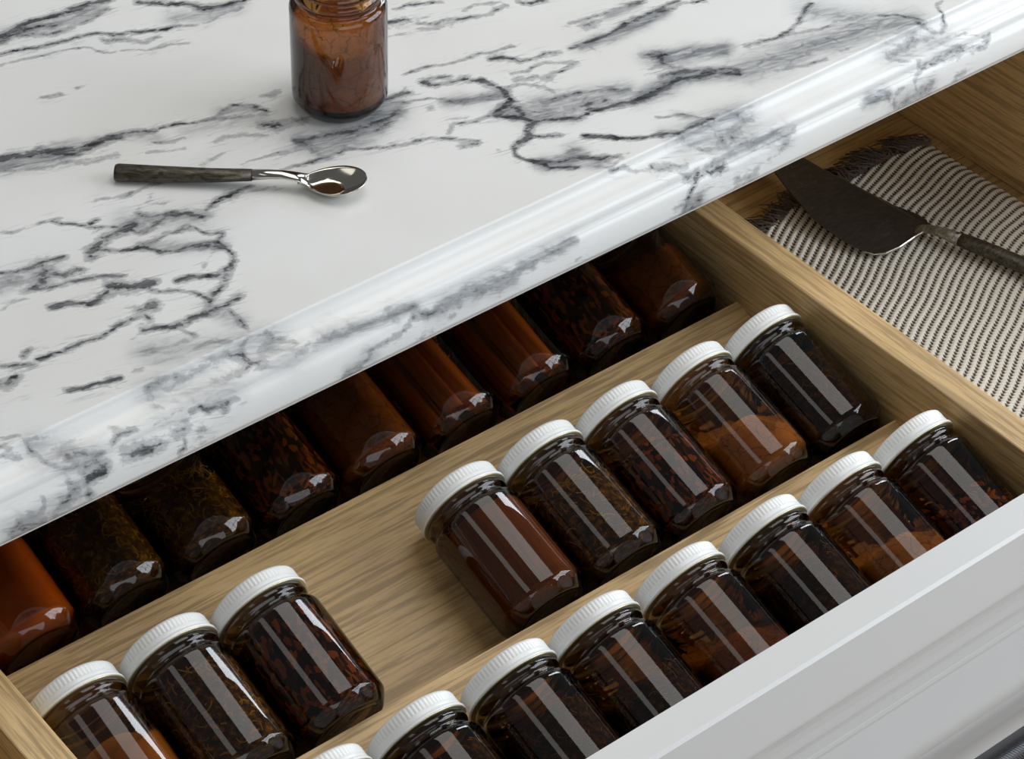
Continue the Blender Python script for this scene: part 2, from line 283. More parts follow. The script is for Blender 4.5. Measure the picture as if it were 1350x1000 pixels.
CL = [
(1,12,.40,[(780,80),(900,70),(1040,30)]),(1,10,.45,[(20,150),(150,130),(300,90),(420,40)]),(1,8,.4,[(980,500),(1100,490)]),(1,8,.3,[(500,610),(600,600),(700,610)]),(1,6,.4,[(250,650),(430,620)]),(1,10,.25,[(850,580),(1000,550),(1150,530)]),
(2,12,.6,[(20,130),(130,110),(260,90)]),(2,14,.35,[(560,380),(700,370),(850,360)]),(2,8,.4,[(640,480),(850,490),(980,480)]),(2,14,.3,[(60,630),(200,600)]),
(3,10,.45,[(0,60),(80,30)]),(3,8,.3,[(700,390),(800,385)]),(3,14,.3,[(650,350),(850,330),(980,310)]),(3,10,.35,[(950,150),(1060,220)]),(3,16,.3,[(680,530),(850,520),(980,500)]),(3,16,.35,[(1080,300),(1250,340)]),
(4,14,.35,[(180,250),(300,290),(400,290)]),(4,14,.3,[(60,600),(200,530),(330,440)]),
(5,14,.5,[(120,160),(260,160),(420,110),(520,40)]),(5,8,.4,[(200,200),(420,150)]),
(6,6,.5,[(1010,75),(1080,45),(1140,20)]),(6,8,.7,[(900,210),(1060,150),(1180,90),(1260,60)]),(6,9,.7,[(320,450),(430,440),(530,420)]),(6,14,.6,[(0,540),(60,460)]),(6,14,.55,[(700,460),(850,440),(1000,420),(1080,405)]),(6,12,.55,[(560,500),(700,520),(850,510)]),
(6,12,.6,[(1150,430),(1350,340)]),(6,14,.6,[(1240,260),(1350,250)]),
(7,10,.7,[(270,320),(380,310),(400,270)]),(7,8,.5,[(400,320),(500,320)]),(7,6,.5,[(860,115),(960,130),(1000,115)]),(7,16,.5,[(880,200),(980,160),(1100,130),(1150,120)]),(7,12,.4,[(1000,255),(1150,230),(1300,190)]),(7,8,.5,[(890,510),(950,490)]),
(8,16,.4,[(600,40),(720,60),(860,70)]),(8,20,.55,[(350,250),(550,180),(700,130),(850,90),(930,75)]),(8,12,.75,[(60,210),(150,190),(280,175)]),(8,12,.65,[(30,330),(150,270),(330,255)]),(8,8,.5,[(0,75),(60,50)]),(9,6,.5,[(150,690),(300,640),(450,600),(560,560),(660,520)]),(9,8,.4,[(800,540),(1000,450),(1200,370)]),(9,8,.4,[(330,880),(440,780)]),(10,5,.55,[(130,985),(250,910),(400,850),(520,790),(590,755)]),(8,6,.7,[(770,360),(845,345)]),(8,14,.3,[(860,180),(1050,140)]),(8,12,.3,[(880,370),(1000,320)]),
]
VE = VE[:-1]
REG = {1: (0, 0, 3.375), 2: (0, 180, 3.375), 3: (0, 360, 3.375), 4: (0, 520, 3.375), 5: (360, 140, 3.375), 6: (500, 0, 3.375), 7: (640, 120, 3.375), 8: (850, 0, 2.7), 9: (380, 280, 4.167), 10: (500, 0, 2.38)}
def value_noise(shape, step, cell):
    a, b = int(shape[0]*step/cell)+3, int(shape[1]*step/cell)+3
    g = rng.uniform(-1, 1, (a, b))
    def axis(n):
        t = np.arange(n)*step/cell; i = t.astype(int); f = t-i; return i, f*f*(3-2*f)
    i, fi = axis(shape[0]); j, fj = axis(shape[1])
    A = g[np.ix_(i, j)]*(1-fj)+g[np.ix_(i, j+1)]*fj; B = g[np.ix_(i+1, j)]*(1-fj)+g[np.ix_(i+1, j+1)]*fj
    return A*(1-fi[:, None])+B*fi[:, None]
def build_worktop():
    st = 0.0016
    xs = np.concatenate([np.arange(-0.62, -0.34, 0.02), np.arange(-0.34, 0.50, st), np.arange(0.50, 0.72, 0.02)])
    vs_top = np.concatenate([np.arange(0.70, 0.42, -0.02), np.arange(0.42, 0.0001, -st)])
    rows = [(v, 0.0, v) for v in vs_top]
    for y, z in EP: rows.append((y, z, -(y*CHD[0]+z*CHD[1])))
    xi = np.arange(-0.62, 0.72, st); vi = np.arange(-0.07, 0.72, st)      # field raster
    F = np.zeros((len(vi), len(xi))); G = np.zeros_like(F); NR = np.zeros_like(F)
    warpx = value_noise(F.shape, st, 0.012)*0.0022+value_noise(F.shape, st, 0.005)*0.0011
    warpv = value_noise(F.shape, st, 0.012)*0.0016+value_noise(F.shape, st, 0.005)*0.0009
    XX, VV = np.meshgrid(xi, vi); XX = XX+warpx; VV = VV+warpv
    K = 0.00052
    def splat(T, lst, cloud):
        for reg, w, a, pts in lst:
            ox, oy, s = REG[reg]; q = [px_to_slab(ox+x/s, oy+y/s) for x, y in pts]; w_ = w*K*(1.35 if cloud else 1.55)
            reach = w_*(2.6 if cloud else 2.2)+0.004
            for (ax, av), (bx, bv) in zip(q[:-1], q[1:]):
                i0, i1 = np.searchsorted(vi, [min(av, bv)-reach, max(av, bv)+reach]); j0, j1 = np.searchsorted(xi, [min(ax, bx)-reach, max(ax, bx)+reach])
                if i1 <= i0 or j1 <= j0: continue
                px, pv = XX[i0:i1, j0:j1]-ax, VV[i0:i1, j0:j1]-av; dx, dv = bx-ax, bv-av
                t = np.clip((px*dx+pv*dv)/(dx*dx+dv*dv+1e-12), 0, 1); d = np.hypot(px-t*dx, pv-t*dv)
                val = a*np.exp(-(d/w_)**2) if cloud else np.clip(a*(1.35-0.62*d/w_), 0, 1.3)
                T[i0:i1, j0:j1] = np.maximum(T[i0:i1, j0:j1], val)
    splat(F, VE, False); splat(G, CL, True); splat(NR, [(r, 6+1.5*w, a, q) for r, w, a, q in VE], True)
    # the slab goes on beyond the picture: repeat the figure there, shifted
    P3 = np.stack([XX, VV, 0*XX], -1) - np.array(W(0, 0, 0)); dep = P3@fw
    ix, iy = 675+FPX*(P3@RT)/dep, 500-FPX*(P3@UP)/dep
    far = np.where(VV > 0, np.maximum.reduce([-15-ix, ix-1365, -15-iy])/70, np.maximum(-0.335-XX, XX-0.49)/0.035)
    far = np.clip(far, 0, 1)                 # 0 inside the picture, 1 well outside
    for T in (F, G, NR):
        cp = np.zeros_like(T)
        for dx, dv in ((0.50, 0.16), (-0.50, -0.06), (0.22, 0.36), (-0.30, 0.30), (0.62, -0.02)):
            cp = np.maximum(cp, np.roll(np.roll(T, int(dx/st), 1), int(dv/st), 0))
        T[:] = np.maximum(T, cp*far)
    nx, nr = len(xs), len(rows)
    v = np.array([[(x, y, z) for x in xs] for y, z, _ in rows]).reshape(-1, 3)
    ci = np.clip(((xs-xi[0])/st), 0, len(xi)-1.001); ri = np.clip((np.array([r[2] for r in rows])-vi[0])/st, 0, len(vi)-1.001)
    def samp(T):
        j = ci.astype(int); fj = ci-j; i = ri.astype(int); fi = (ri-i)[:, None]
        return ((T[np.ix_(i, j)]*(1-fj)+T[np.ix_(i, j+1)]*fj)*(1-fi)+(T[np.ix_(i+1, j)]*(1-fj)+T[np.ix_(i+1, j+1)]*fj)*fi).ravel()
    fF, fG, fN = samp(F), samp(G), samp(NR)
    uvv = np.repeat(np.array([r[2] for r in rows]), nx)
    # close underside, back and ends
    nb = len(v); yb, zb = 0.70, rows[-1][1]
    extra = [(x, yb, zb) for x in xs]
    v = np.vstack([v, extra]); fF = np.append(fF, np.zeros(nx)); fG = np.append(fG, np.zeros(nx)); fN = np.append(fN, np.zeros(nx)); uvv = np.append(uvv, np.full(nx, 0.7))
    f = []
    R = nr+1
    for i in range(R):
        a, b = i*nx, ((i+1) % R)*nx
        f += [(a+j, b+j, b+j+1, a+j+1) for j in range(nx-1)]
    f.append(tuple(i*nx for i in range(R))); f.append(tuple(i*nx+nx-1 for i in range(R))[::-1])
    me = mesh('marble_slab', v, f)
    for nm, arr in (('vein', fF), ('cloud', fG), ('near', fN), ('slab_v', uvv)):
        at = me.attributes.new(nm, 'FLOAT', 'POINT'); at.data.foreach_set('value', arr.astype(np.float32))
    return me
def marble():
    mt, nt, b = new_mat('white_veined_marble')
    av = N(nt, 'ShaderNodeAttribute', attribute_name='vein').outputs['Fac']; ac = N(nt, 'ShaderNodeAttribute', attribute_name='cloud').outputs['Fac']
    sv = N(nt, 'ShaderNodeAttribute', attribute_name='slab_v').outputs['Fac']
    tc = N(nt, 'ShaderNodeTexCoord'); sp = N(nt, 'ShaderNodeSeparateXYZ'); L(nt, tc.outputs['Object'], sp.inputs[0])
    cb = N(nt, 'ShaderNodeCombineXYZ'); L(nt, sp.outputs[0], cb.inputs[0]); L(nt, sv, cb.inputs[1]); P = cb.outputs[0]
    def mp(scale, rot):
        q = N(nt, 'ShaderNodeMapping'); q.inputs['Rotation'].default_value = (0, 0, rot); L(nt, P, q.inputs[0])
        n = N(nt, 'ShaderNodeMapping'); n.inputs['Scale'].default_value = scale; L(nt, q.outputs[0], n.inputs[0]); return n.outputs[0]
    fine = noise(nt, mp((260, 420, 1), 0.22), 1, 4, 0.62); mid = noise(nt, mp((70, 130, 1), 0.22), 1, 5, 0.6, 0.5); streak = noise(nt, mp((45, 240, 1), 0.22), 1, 4, 0.6, 1.0)
    big = noise(nt, mp((7, 9, 1), 0.3), 1, 4, 0.5)
    # crisp veins
    e = math_n(nt, 'ADD', av, math_n(nt, 'MULTIPLY', math_n(nt, 'SUBTRACT', fine, 0.5), 0.9)); e = math_n(nt, 'ADD', e, math_n(nt, 'MULTIPLY', math_n(nt, 'SUBTRACT', mid, 0.5), 1.4))
    e = math_n(nt, 'MULTIPLY', e, math_n(nt, 'GREATER_THAN', av, 0.02))
    halo = N(nt, 'ShaderNodeMapRange', interpolation_type='SMOOTHSTEP'); L(nt, e, halo.inputs[0]); halo.inputs[1].default_value = 0.22; halo.inputs[2].default_value = 0.62; halo.inputs[4].default_value = 0.52
    core = N(nt, 'ShaderNodeMapRange', interpolation_type='SMOOTHSTEP'); L(nt, e, core.inputs[0]); core.inputs[1].default_value = 0.66; core.inputs[2].default_value = 1.02; core.inputs[4].default_value = 0.95
    # grey clouds broken up by streaks and by a net of fine dark seams
    g = math_n(nt, 'MULTIPLY', ac, math_n(nt, 'MULTIPLY_ADD', streak, 3.0, -0.25), clamp=True)
    wv = N(nt, 'ShaderNodeVectorMath', operation='ADD'); nz = N(nt, 'ShaderNodeTexNoise'); nz.inputs['Scale'].default_value = 1.0; nz.inputs['Detail'].default_value = 3; L(nt, mp((60, 60, 1), 0), nz.inputs['Vector'])
    L(nt, mp((42, 110, 1), 0.22), wv.inputs[0]); L(nt, nz.outputs['Color'], wv.inputs[1])
    vo = N(nt, 'ShaderNodeTexVoronoi', feature='DISTANCE_TO_EDGE'); vo.inputs['Scale'].default_value = 1.0; L(nt, wv.outputs[0], vo.inputs['Vector'])
    seam = N(nt, 'ShaderNodeMapRange', interpolation_type='SMOOTHSTEP'); L(nt, math_n(nt, 'ADD', vo.outputs['Distance'], math_n(nt, 'MULTIPLY_ADD', fine, 0.16, -0.08)), seam.inputs[0])
    seam.inputs[1].default_value = 0.12; seam.inputs[2].default_value = 0.0; seam.inputs[3].default_value = 0.0; seam.inputs[4].default_value = 1.0
    seamf = math_n(nt, 'MULTIPLY', seam.outputs[0], math_n(nt, 'MULTIPLY', ac, math_n(nt, 'MULTIPLY_ADD', mid, 3.4, -1.15)), clamp=True)
    an = N(nt, 'ShaderNodeAttribute', attribute_name='near').outputs['Fac']
    wisp = noise(nt, mp((30, 210, 1), 0.22), 1, 5, 0.65, 1.6)
    ws = N(nt, 'ShaderNodeMapRange', interpolation_type='SMOOTHSTEP'); L(nt, wisp, ws.inputs[0]); ws.inputs[1].default_value = 0.53; ws.inputs[2].default_value = 0.68
    wisps = math_n(nt, 'MULTIPLY', ws.outputs[0], math_n(nt, 'MULTIPLY', an, 0.85), clamp=True)
    # faint drifting tone
    base = ramp(nt, big, [(0.3, (0.79, 0.785, 0.76)), (0.55, (0.83, 0.83, 0.815)), (0.75, (0.805, 0.815, 0.815))])
    c = mixc(nt, math_n(nt, 'MULTIPLY', g, 1.05, clamp=True), base, (0.235, 0.245, 0.26))
    c = mixc(nt, wisps, c, (0.20, 0.21, 0.225)); c = mixc(nt, seamf, c, (0.09, 0.095, 0.105)); c = mixc(nt, halo.outputs[0], c, (0.22, 0.23, 0.245)); c = mixc(nt, math_n(nt, 'MULTIPLY', core.outputs[0], math_n(nt, 'MULTIPLY_ADD', streak, 1.6, 0.05), clamp=True), c, (0.030, 0.033, 0.038))
    L(nt, c, b.inputs['Base Color']); b.inputs['Roughness'].default_value = 0.24; b.inputs['Specular IOR Level'].default_value = 0.4
    b.inputs['Subsurface Weight'].default_value = 0.0
    return mt
top = link('marble_worktop', build_worktop(), marble(), None, True)
tag(top, 'white marble worktop with grey and black veining and a moulded front edge', 'worktop')

# ------------------------------------------------------------------ floor and the window that lights the drawer
M_floor = wood('oak_floor', 'X', (0.25, 0.16, 0.08), (0.33, 0.22, 0.11), (0.42, 0.29, 0.16))
tag(box('floor', (-3.2, -3.6, -0.94), (3.2, 1.6, -0.92), M_floor, None, 0), kind='structure')
wroot = tag(empty('window_1', WIN + Vector((0, 0, -0.8))), kind='structure')
wq = (Vector((0.1, -0.05, 0.15)) - WIN).to_track_quat('-Z', 'Y')
def bar(name, x0, y0, x1, y1, d=0.02):
    o = box(name, (x0, y0, -d - 0.03), (x1, y1, d - 0.03), M_paint, None, 0)
    o.parent = wroot; o.matrix_parent_inverse = Matrix.Identity(4); o.location = (0, 0, 0.8); o.rotation_euler = wq.to_euler()
hw_, hh_ = WW/2, WH/2
for y in (-hh_-.04, hh_): bar('window_frame', -hw_-.04, y, hw_+.04, y+0.04)
for x in (-hw_-.04, hw_): bar('window_frame', x, -hh_, x+0.04, hh_)
for k in (1, 2, 3): bar('glazing_bar', -hw_+WW*k/4-.02, -hh_, -hw_+WW*k/4+.02, hh_, 0.012)
for k in (1, 2): bar('glazing_bar', -hw_, -hh_+WH*k/3-.02, hw_, -hh_+WH*k/3+.02, 0.010)
# ------------------------------------------------------------------ cabinet under the worktop
X0, X1 = 3.4, 21.5                           # drawer outer sides
ZF = -18.47                                  # drawer floor (upper face)
cab = empty('base_cabinet', W(12.4, 20, -21.2)); tag(cab, 'white painted base cabinet under the marble worktop', 'cabinet')
def cab_part(name, a, b):
    o = wbox(name, a, b, M_paint, None); o.parent = cab; o.matrix_parent_inverse = Matrix.Translation(-cab.location); return o
cab_part('top_rail', (X0-0.6, 15.45, ZCB-0.01), (X1+0.6, 15.80, -16.33))
cab_part('side_panel', (X0-0.6, 15.45, -16.34), (X0-0.25, 25.5, -26)); cab_part('side_panel', (X1+0.25, 15.45, -16.34), (X1+0.6, 25.5, -26))
cab_part('bottom_panel', (X0-0.24, 15.45, -21.4), (X1+0.24, 25.5, -21.15)); cab_part('back_panel', (X0-0.24, 25.2, -16.34), (X1+0.24, 25.5, -21.14))
cab_part('top_panel', (X0-0.6, 15.81, ZCB-0.01), (X1+0.6, 25.5, ZCB-0.2))
cab_part('lower_front', (X0-0.24, 15.45, -21.41), (X1+0.24, 15.7, -26))

# ------------------------------------------------------------------ drawer
DYI, DYO, DZT = 10.44, 10.085, -16.42
YBK = 17.46                                  # inner face of the back
dr = empty('pulled_out_drawer', W(12.4, 13.5, ZF-0.25)); tag(dr, 'pulled-out oak drawer with a moulded white front', 'drawer')
def to_dr(o): o.parent = dr; o.matrix_parent_inverse = Matrix.Translation(-dr.location); return o
ZD = -16.82
to_dr(wbox('drawer_bottom', (X0+.01, 10.45, ZF), (X1-.01, YBK+.3, ZF-.2), oak_x, None, 0.0005))
to_dr(wbox('drawer_back', (X0+.36, YBK, ZF+.005), (20.72, YBK+.3, ZD), oak_x, None))
to_dr(wbox('drawer_side', (20.74, 10.45, ZF+.005), (X1, YBK+.3, -16.50), oak_y, None, 0.001))
to_dr(wbox('drawer_side', (X0, 10.45, ZF+.005), (X0+.35, YBK+.3, -16.50), oak_y, None, 0.001))
to_dr(wbox('divider', (15.80, 10.45, ZF+.005), (16.155, YBK-.01, ZD), oak_y, None, 0.0012))
to_dr(wbox('divider', (6.14, 10.45, ZF+.005), (6.495, YBK-.01, ZD), oak_y, None, 0.0012))
fp = [(0, -16.45), (.03, DZT), (DYI-DYO-.005, DZT), (DYI-DYO, -16.43), (DYI-DYO, -21.1), (0, -21.1), (0, -20.3), (.07, -20.24), (.115, -20.05), (.15, -19.85), (.185, -19.6), (.25, -19.4), (.25, -18.40)]
md = [(.25, -18.34), (.238, -18.31), (.226, -18.26), (.226, -18.20), (.235, -18.165), (.245, -18.155), (.195, -18.13), (.190, -18.05), (.182, -17.95), (.165, -17.87), (.145, -17.82), (.140, -17.78), (.130, -17.65), (.112, -17.52), (.085, -17.41), (.055, -17.33), (.05, -17.28), (.016, -17.22), (0, -17.20)]
prof = [(DYO+d, z) for d, z in fp+md]
yz = [(W(0, y, z)[1], W(0, y, z)[2]) for y, z in prof]
to_dr(prism_x('drawer_front', yz, W(X0-.2, 0, 0)[0], W(X1+.2, 0, 0)[0], M_paint, None, 0.0))
def knurled():
    mt, nt, b = new_mat('knurled_pewter'); b.inputs['Metallic'].default_value = 1; b.inputs['Base Color'].default_value = (0.16, 0.16, 0.17, 1); b.inputs['Roughness'].default_value = 0.35
    return mt
kn = knurled(); pc = W(15.0, DYO-.30, -19.34); seg, nl = 40, 280
v, f = [], []
for k in range(nl+1):
    x = pc[0] - 0.14 + 0.28*k/nl
    for i in range(seg):
        r = 0.0095*(1 + (0.045 if (i+k) % 2 else -0.02)); a = 2*PI*i/seg; v.append((x, pc[1]+r*math.cos(a), pc[2]+r*math.sin(a)))
for k in range(nl):
    for i in range(seg): j = (i+1) % seg; f.append((k*seg+i, k*seg+j, (k+1)*seg+j, (k+1)*seg+i))
f.append(tuple(range(seg))); f.append(tuple(nl*seg+i for i in range(seg))[::-1])
pull = to_dr(link('drawer_pull', mesh('drawer_pull', v, f), kn)); pull['label'] = 'knurled dark metal bar pull'
for dx in (-.12, .12):
    v, f = tube([(pc[0]+dx, pc[1], pc[2]), (pc[0]+dx, W(0, DYO+.27, 0)[1], pc[2])], [0.005, 0.006], 16)
    o = link('pull_post', mesh('pull_post', v, f), kn); o.parent = pull

# ------------------------------------------------------------------ tiered spice insert
TL = math.radians(16); ca, sa = math.cos(TL), math.sin(TL)
ins = empty('tiered_spice_insert', W(11.15, 13.5, ZF)); tag(ins, 'oak tiered spice insert of three sloping shelves in the drawer', 'spice rack')
TOPS = {1: (17.52, -17.56), 2: (15.12, -17.56), 3: (12.72, -17.56)}
def slope_pt(row, s, n=0.0):
    Y, Z = TOPS[row]; return Y - ca*s - sa*n, Z - sa*s + ca*n
for row in (1, 2, 3):
    s0 = 0.12 if row == 1 else 0.0; s1 = 2.36 if row < 3 else 2.20
    a, b = slope_pt(row, s0), slope_pt(row, s1); th = 0.17
    P = [a, b, (b[0]-.02, b[1]-th), (a[0], a[1]-th)]
    o = prism_x('sloping_shelf', [(W(0, y, z)[1], W(0, y, z)[2]) for y, z in P], W(6.50, 0, 0)[0], W(15.795, 0, 0)[0], oak_x, None, 0.0006)
    o.parent = ins; o.matrix_parent_inverse = Matrix.Translation(-ins.location)
    for xx in (6.52, 15.60):                  # cleats that carry the shelf
        P2 = [(a[0]-.03, a[1]-th-.012), (b[0]+.06, b[1]-th-.012), (b[0]+.06, ZF+.006), (a[0]-.03, ZF+.006)]
        c = prism_x('cleat', [(W(0, y, z)[1], W(0, y, z)[2]) for y, z in P2], W(xx, 0, 0)[0], W(xx+.17, 0, 0)[0], oak_y, None, 0)
        c.parent = o

# ------------------------------------------------------------------ spice jars
R_ = 0.489*PT; H_ = 1.39*PT; HL = 0.205*PT
def glass_profile(open_top=False):
    # base with a shallow push-up, then a broad chamfer-like heel made of three arcs
    rb = R_ - 0.0072
    p = [(0.0005, 0.0030), (0.45*rb, 0.0028), (0.78*rb, 0.0018), (0.90*rb, 0.0004), (0.95*rb, 0.0)]
    heel = []; ang = [90, 74, 58, 45, 43, 41, 39, 37, 35, 33, 30, 27, 14, 0]; ln = [0, .0006, .0006, .0007, .0011, .0012, .0012, .0012, .0012, .0012, .0012, .0011, .0010, .0012]
    r_, z_ = 0.0, 0.0
    for a0, a1, l_ in zip(ang[:-1], ang[1:], ln[1:]):
        a_ = math.radians((a0+a1)/2); r_ += l_*math.sin(a_); z_ += l_*math.cos(a_); heel.append((r_, z_))
    k_ = 0.0072/heel[-1][0]; p += [(rb, 0.0)] + [(rb+r_*k_, z_*k_) for r_, z_ in heel]
    p += [(R_, 0.02), (R_, 0.045), (R_, H_-0.0150)]
    for k in range(1, 7):
        a = k/6*PI*0.46; p.append((R_-0.0042*(1-math.cos(a)), H_-0.0150+0.0058*math.sin(a)))
    r, z = p[-1]
    p += [(0.868*R_, H_-0.0084), (0.860*R_, H_-0.0074), (0.868*R_, H_-0.0066), (0.905*R_, H_-0.0058), (0.930*R_, H_-0.0044), (0.935*R_, H_-0.0028), (0.915*R_, H_-0.0012), (0.885*R_, H_-0.0004), (0.875*R_, H_+0.0006)]
    if not open_top: p += [(0.86*R_, H_+0.008)]
    return p
GLASS = lathe_mesh('jar_glass', glass_profile(), 72)
INNER = lathe_mesh('jar_inner_base', [(0.0005, 0.0078), (0.5*R_, 0.0072), (0.8*R_, 0.0066), (0.90*R_, 0.009), (0.935*R_, 0.013)], 56)
# ribbed lid, lower edge at z = 0
NS = 216
lid_prof = [(0.80*R_, 0.0002, 0), (0.985*R_, 0.0, 0), (0.998*R_, 0.0006, 0), (0.995*R_, 0.0014, 0), (0.968*R_, 0.0020, 0), (0.962*R_, 0.0030, 0), (0.962*R_, 0.0046, 0), (0.950*R_, 0.0053, 0), (0.945*R_, 0.0056, 1), (0.945*R_, 0.0100, 1), (0.935*R_, 0.0112, 1), (0.905*R_, 0.0122, 0), (0.875*R_, HL, 0), (0.85*R_, HL-0.0004, 0), (0.82*R_, HL-0.0008, 0), (0.0005, HL-0.0008, 0)]
LID = lathe_mesh('jar_lid', [(r, z) for r, z, _ in lid_prof], NS, lambda j, i, r: r*(1 + (0.014 if (i % 3 == 0) else -0.006)) if lid_prof[j][2] else r)
RIM = lathe_mesh('jar_rim', [(0.90*R_, -0.0001), (0.975*R_, -0.0006), (0.985*R_, -0.0004), (0.986*R_, 0.0002), (0.90*R_, 0.0003)], 72)
def spice_mat(name, ca_, cb_, scale, rough=0.8, cc=None, kind='noise'):
    mt, nt, b = new_mat(name)
    if kind == 'flake':
        vo = N(nt, 'ShaderNodeTexVoronoi'); vo.inputs['Scale'].default_value = scale; L(nt, objco(nt, (1, 1, 0.45), (0.4, 0.5, 0.3)), vo.inputs['Vector'])
        sp = N(nt, 'ShaderNodeSeparateColor'); L(nt, vo.outputs['Color'], sp.inputs[0]); fac = sp.outputs[0]
    elif kind == 'bark': fac = noise(nt, objco(nt, (500, 500, 30)), 1.0, 5, 0.6)
    else: fac = noise(nt, objco(nt), scale, 6, 0.65)
    st = [(0.3, ca_), (0.62, cb_)] if not cc else ([(0.36, ca_), (0.52, cb_), (0.70, cc)] if kind != 'flake' else [(0.3, ca_), (0.62, cb_), (0.86, cc)])
    c_ = ramp(nt, fac, st)
    if kind == 'crumb':                      # caked powder with cracks
        wv = N(nt, 'ShaderNodeVectorMath', operation='ADD'); nz = N(nt, 'ShaderNodeTexNoise'); nz.inputs['Scale'].default_value = 160; L(nt, objco(nt), nz.inputs['Vector'])
        sc = N(nt, 'ShaderNodeVectorMath', operation='SCALE'); L(nt, nz.outputs['Color'], sc.inputs[0]); sc.inputs['Scale'].default_value = 0.006
        L(nt, objco(nt), wv.inputs[0]); L(nt, sc.outputs[0], wv.inputs[1])
        vo = N(nt, 'ShaderNodeTexVoronoi', feature='DISTANCE_TO_EDGE'); vo.inputs['Scale'].default_value = 75; L(nt, wv.outputs[0], vo.inputs['Vector'])
        cr_ = N(nt, 'ShaderNodeMapRange'); L(nt, vo.outputs['Distance'], cr_.inputs[0]); cr_.inputs[1].default_value = 0.0; cr_.inputs[2].default_value = 0.035; cr_.inputs[3].default_value = 0.75; cr_.inputs[4].default_value = 0.0
        c_ = mixc(nt, cr_.outputs[0], c_, tuple(x*0.25 for x in ca_))
    L(nt, c_, b.inputs['Base Color']); b.inputs['Roughness'].default_value = rough; b.inputs['Specular IOR Level'].default_value = 0.2
    bump(nt, b, fac, 0.5, 0.0008)
    return mt
SP = {
 'orange': spice_mat('paprika_powder', (0.80, 0.30, 0.05), (0.95, 0.40, 0.07), 60),
 'rust': spice_mat('rust_powder', (0.82, 0.55, 0.30), (0.95, 0.66, 0.40), 220, kind='crumb'),
 'brown': spice_mat('brown_powder', (0.34, 0.17, 0.065), (0.54, 0.29, 0.115), 220, kind='crumb'),
 'bark': spice_mat('smooth_bark', (0.24, 0.105, 0.042), (0.46, 0.22, 0.085), 60, kind='bark'),
 'golden': spice_mat('golden_powder', (0.58, 0.36, 0.10), (0.74, 0.47, 0.14), 40),
 'olive': spice_mat('olive_herb', (0.020, 0.015, 0.006), (0.15, 0.115, 0.035), 260, cc=(0.68, 0.53, 0.17)),
 'dark': spice_mat('dark_herb', (0.012, 0.009, 0.005), (0.06, 0.040, 0.018), 260, cc=(0.26, 0.17, 0.07)),
 'chili': spice_mat('chili_flakes', (0.016, 0.008, 0.005), (0.10, 0.040, 0.018), 420, cc=(0.55, 0.24, 0.08), kind='flake'),
 'cinnamon': spice_mat('cinnamon_bark', (0.42, 0.17, 0.045), (0.72, 0.33, 0.09), 60, kind='bark'),
}
BITS = {'olive': [(0.92, 0.74, 0.22), (0.58, 0.45, 0.12)], 'dark': [(0.40, 0.26, 0.09), (0.20, 0.12, 0.05)], 'chili': [(0.70, 0.30, 0.09), (0.34, 0.11, 0.04)]}
BITM = {k: [simple('%s_bits' % k, c, 0.7, nscale=300, nmix=0.4) for c in cs] for k, cs in BITS.items()}
RI = 0.945*R_
def fill_mesh(level, tilt, jag, seed, bumpy=0.0):
    r = random.Random(seed); ph = [(r.uniform(0, 6.28), r.uniform(.4, 1)/(k**0.8), k) for k in range(1, 22)]
    seg, nr = 72, 9; v, f = [], []
    def top(a):
        j = sum(w*math.sin(k*a+p) for p, w, k in ph)*0.35 + (0.5 if math.sin(9*a+ph[0][0])+math.sin(17*a+ph[1][0]) > 0.3 else -0.4)
        return max(0.02, min(H_-0.0165, level + tilt*math.sin(a) + jag*j))
    zb = 0.0095
    rings = [(0.35, 0), (0.86, 0)]
    for k in range(nr): rings.append((1.0, (k+0.35)/nr))
    rings += [(0.985, 1.0), (0.90, 1.0), (0.55, 1.0)]
    for q, (rr, t) in enumerate(rings):
        for i in range(seg):
            a = 2*PI*i/seg; tp = top(a)
            if q >= len(rings)-2: tp = (level if rr < .6 else tp) + tilt*0.0
            z = zb + (tp-zb)*t; b_ = 1 - bumpy*r.random()
            v.append((RI*rr*b_*math.cos(a), RI*rr*b_*math.sin(a), z))
    n = len(rings)
    for q in range(n-1):
        for i in range(seg): j = (i+1) % seg; f.append((q*seg+i, q*seg+j, (q+1)*seg+j, (q+1)*seg+i))
    f.append(tuple(range(seg))[::-1]); f.append(tuple((n-1)*seg+i for i in range(seg)))
    return mesh('spice_fill', v, f)
def bits_mesh(level, seed, n, lng, wid, thread):
    r = random.Random(seed); v, f = [], []
    for k in range(n):
        a = r.uniform(0, 2*PI); z = r.uniform(0.012, level); rad = RI*r.uniform(0.955, 1.0)
        d = r.uniform(0, PI); l = lng*r.uniform(.5, 1.3); w = wid*r.uniform(.6, 1.3); cv = r.uniform(-1.2, 1.2) if thread else r.uniform(-.3, .3)
        m_ = 5 if thread else 3; base = len(v)
        for q in range(m_):
            t = q/(m_-1)-.5; dd = d + cv*t; u_, w_ = l*t*math.cos(dd), l*t*math.sin(dd)
            ww = w*(1 if thread else (0.45 if q != 1 else 1.0))
            for s in (-.5, .5):
                uu, zz = u_ - s*ww*math.sin(dd), w_ + s*ww*math.cos(dd)
                aa = a + uu/RI; v.append((rad*math.cos(aa), rad*math.sin(aa), min(H_-.017, max(.0115, z+zz))))
        for q in range(m_-1): f.append((base+2*q, base+2*q+1, base+2*q+3, base+2*q+2))
    return mesh('flakes', v, f)
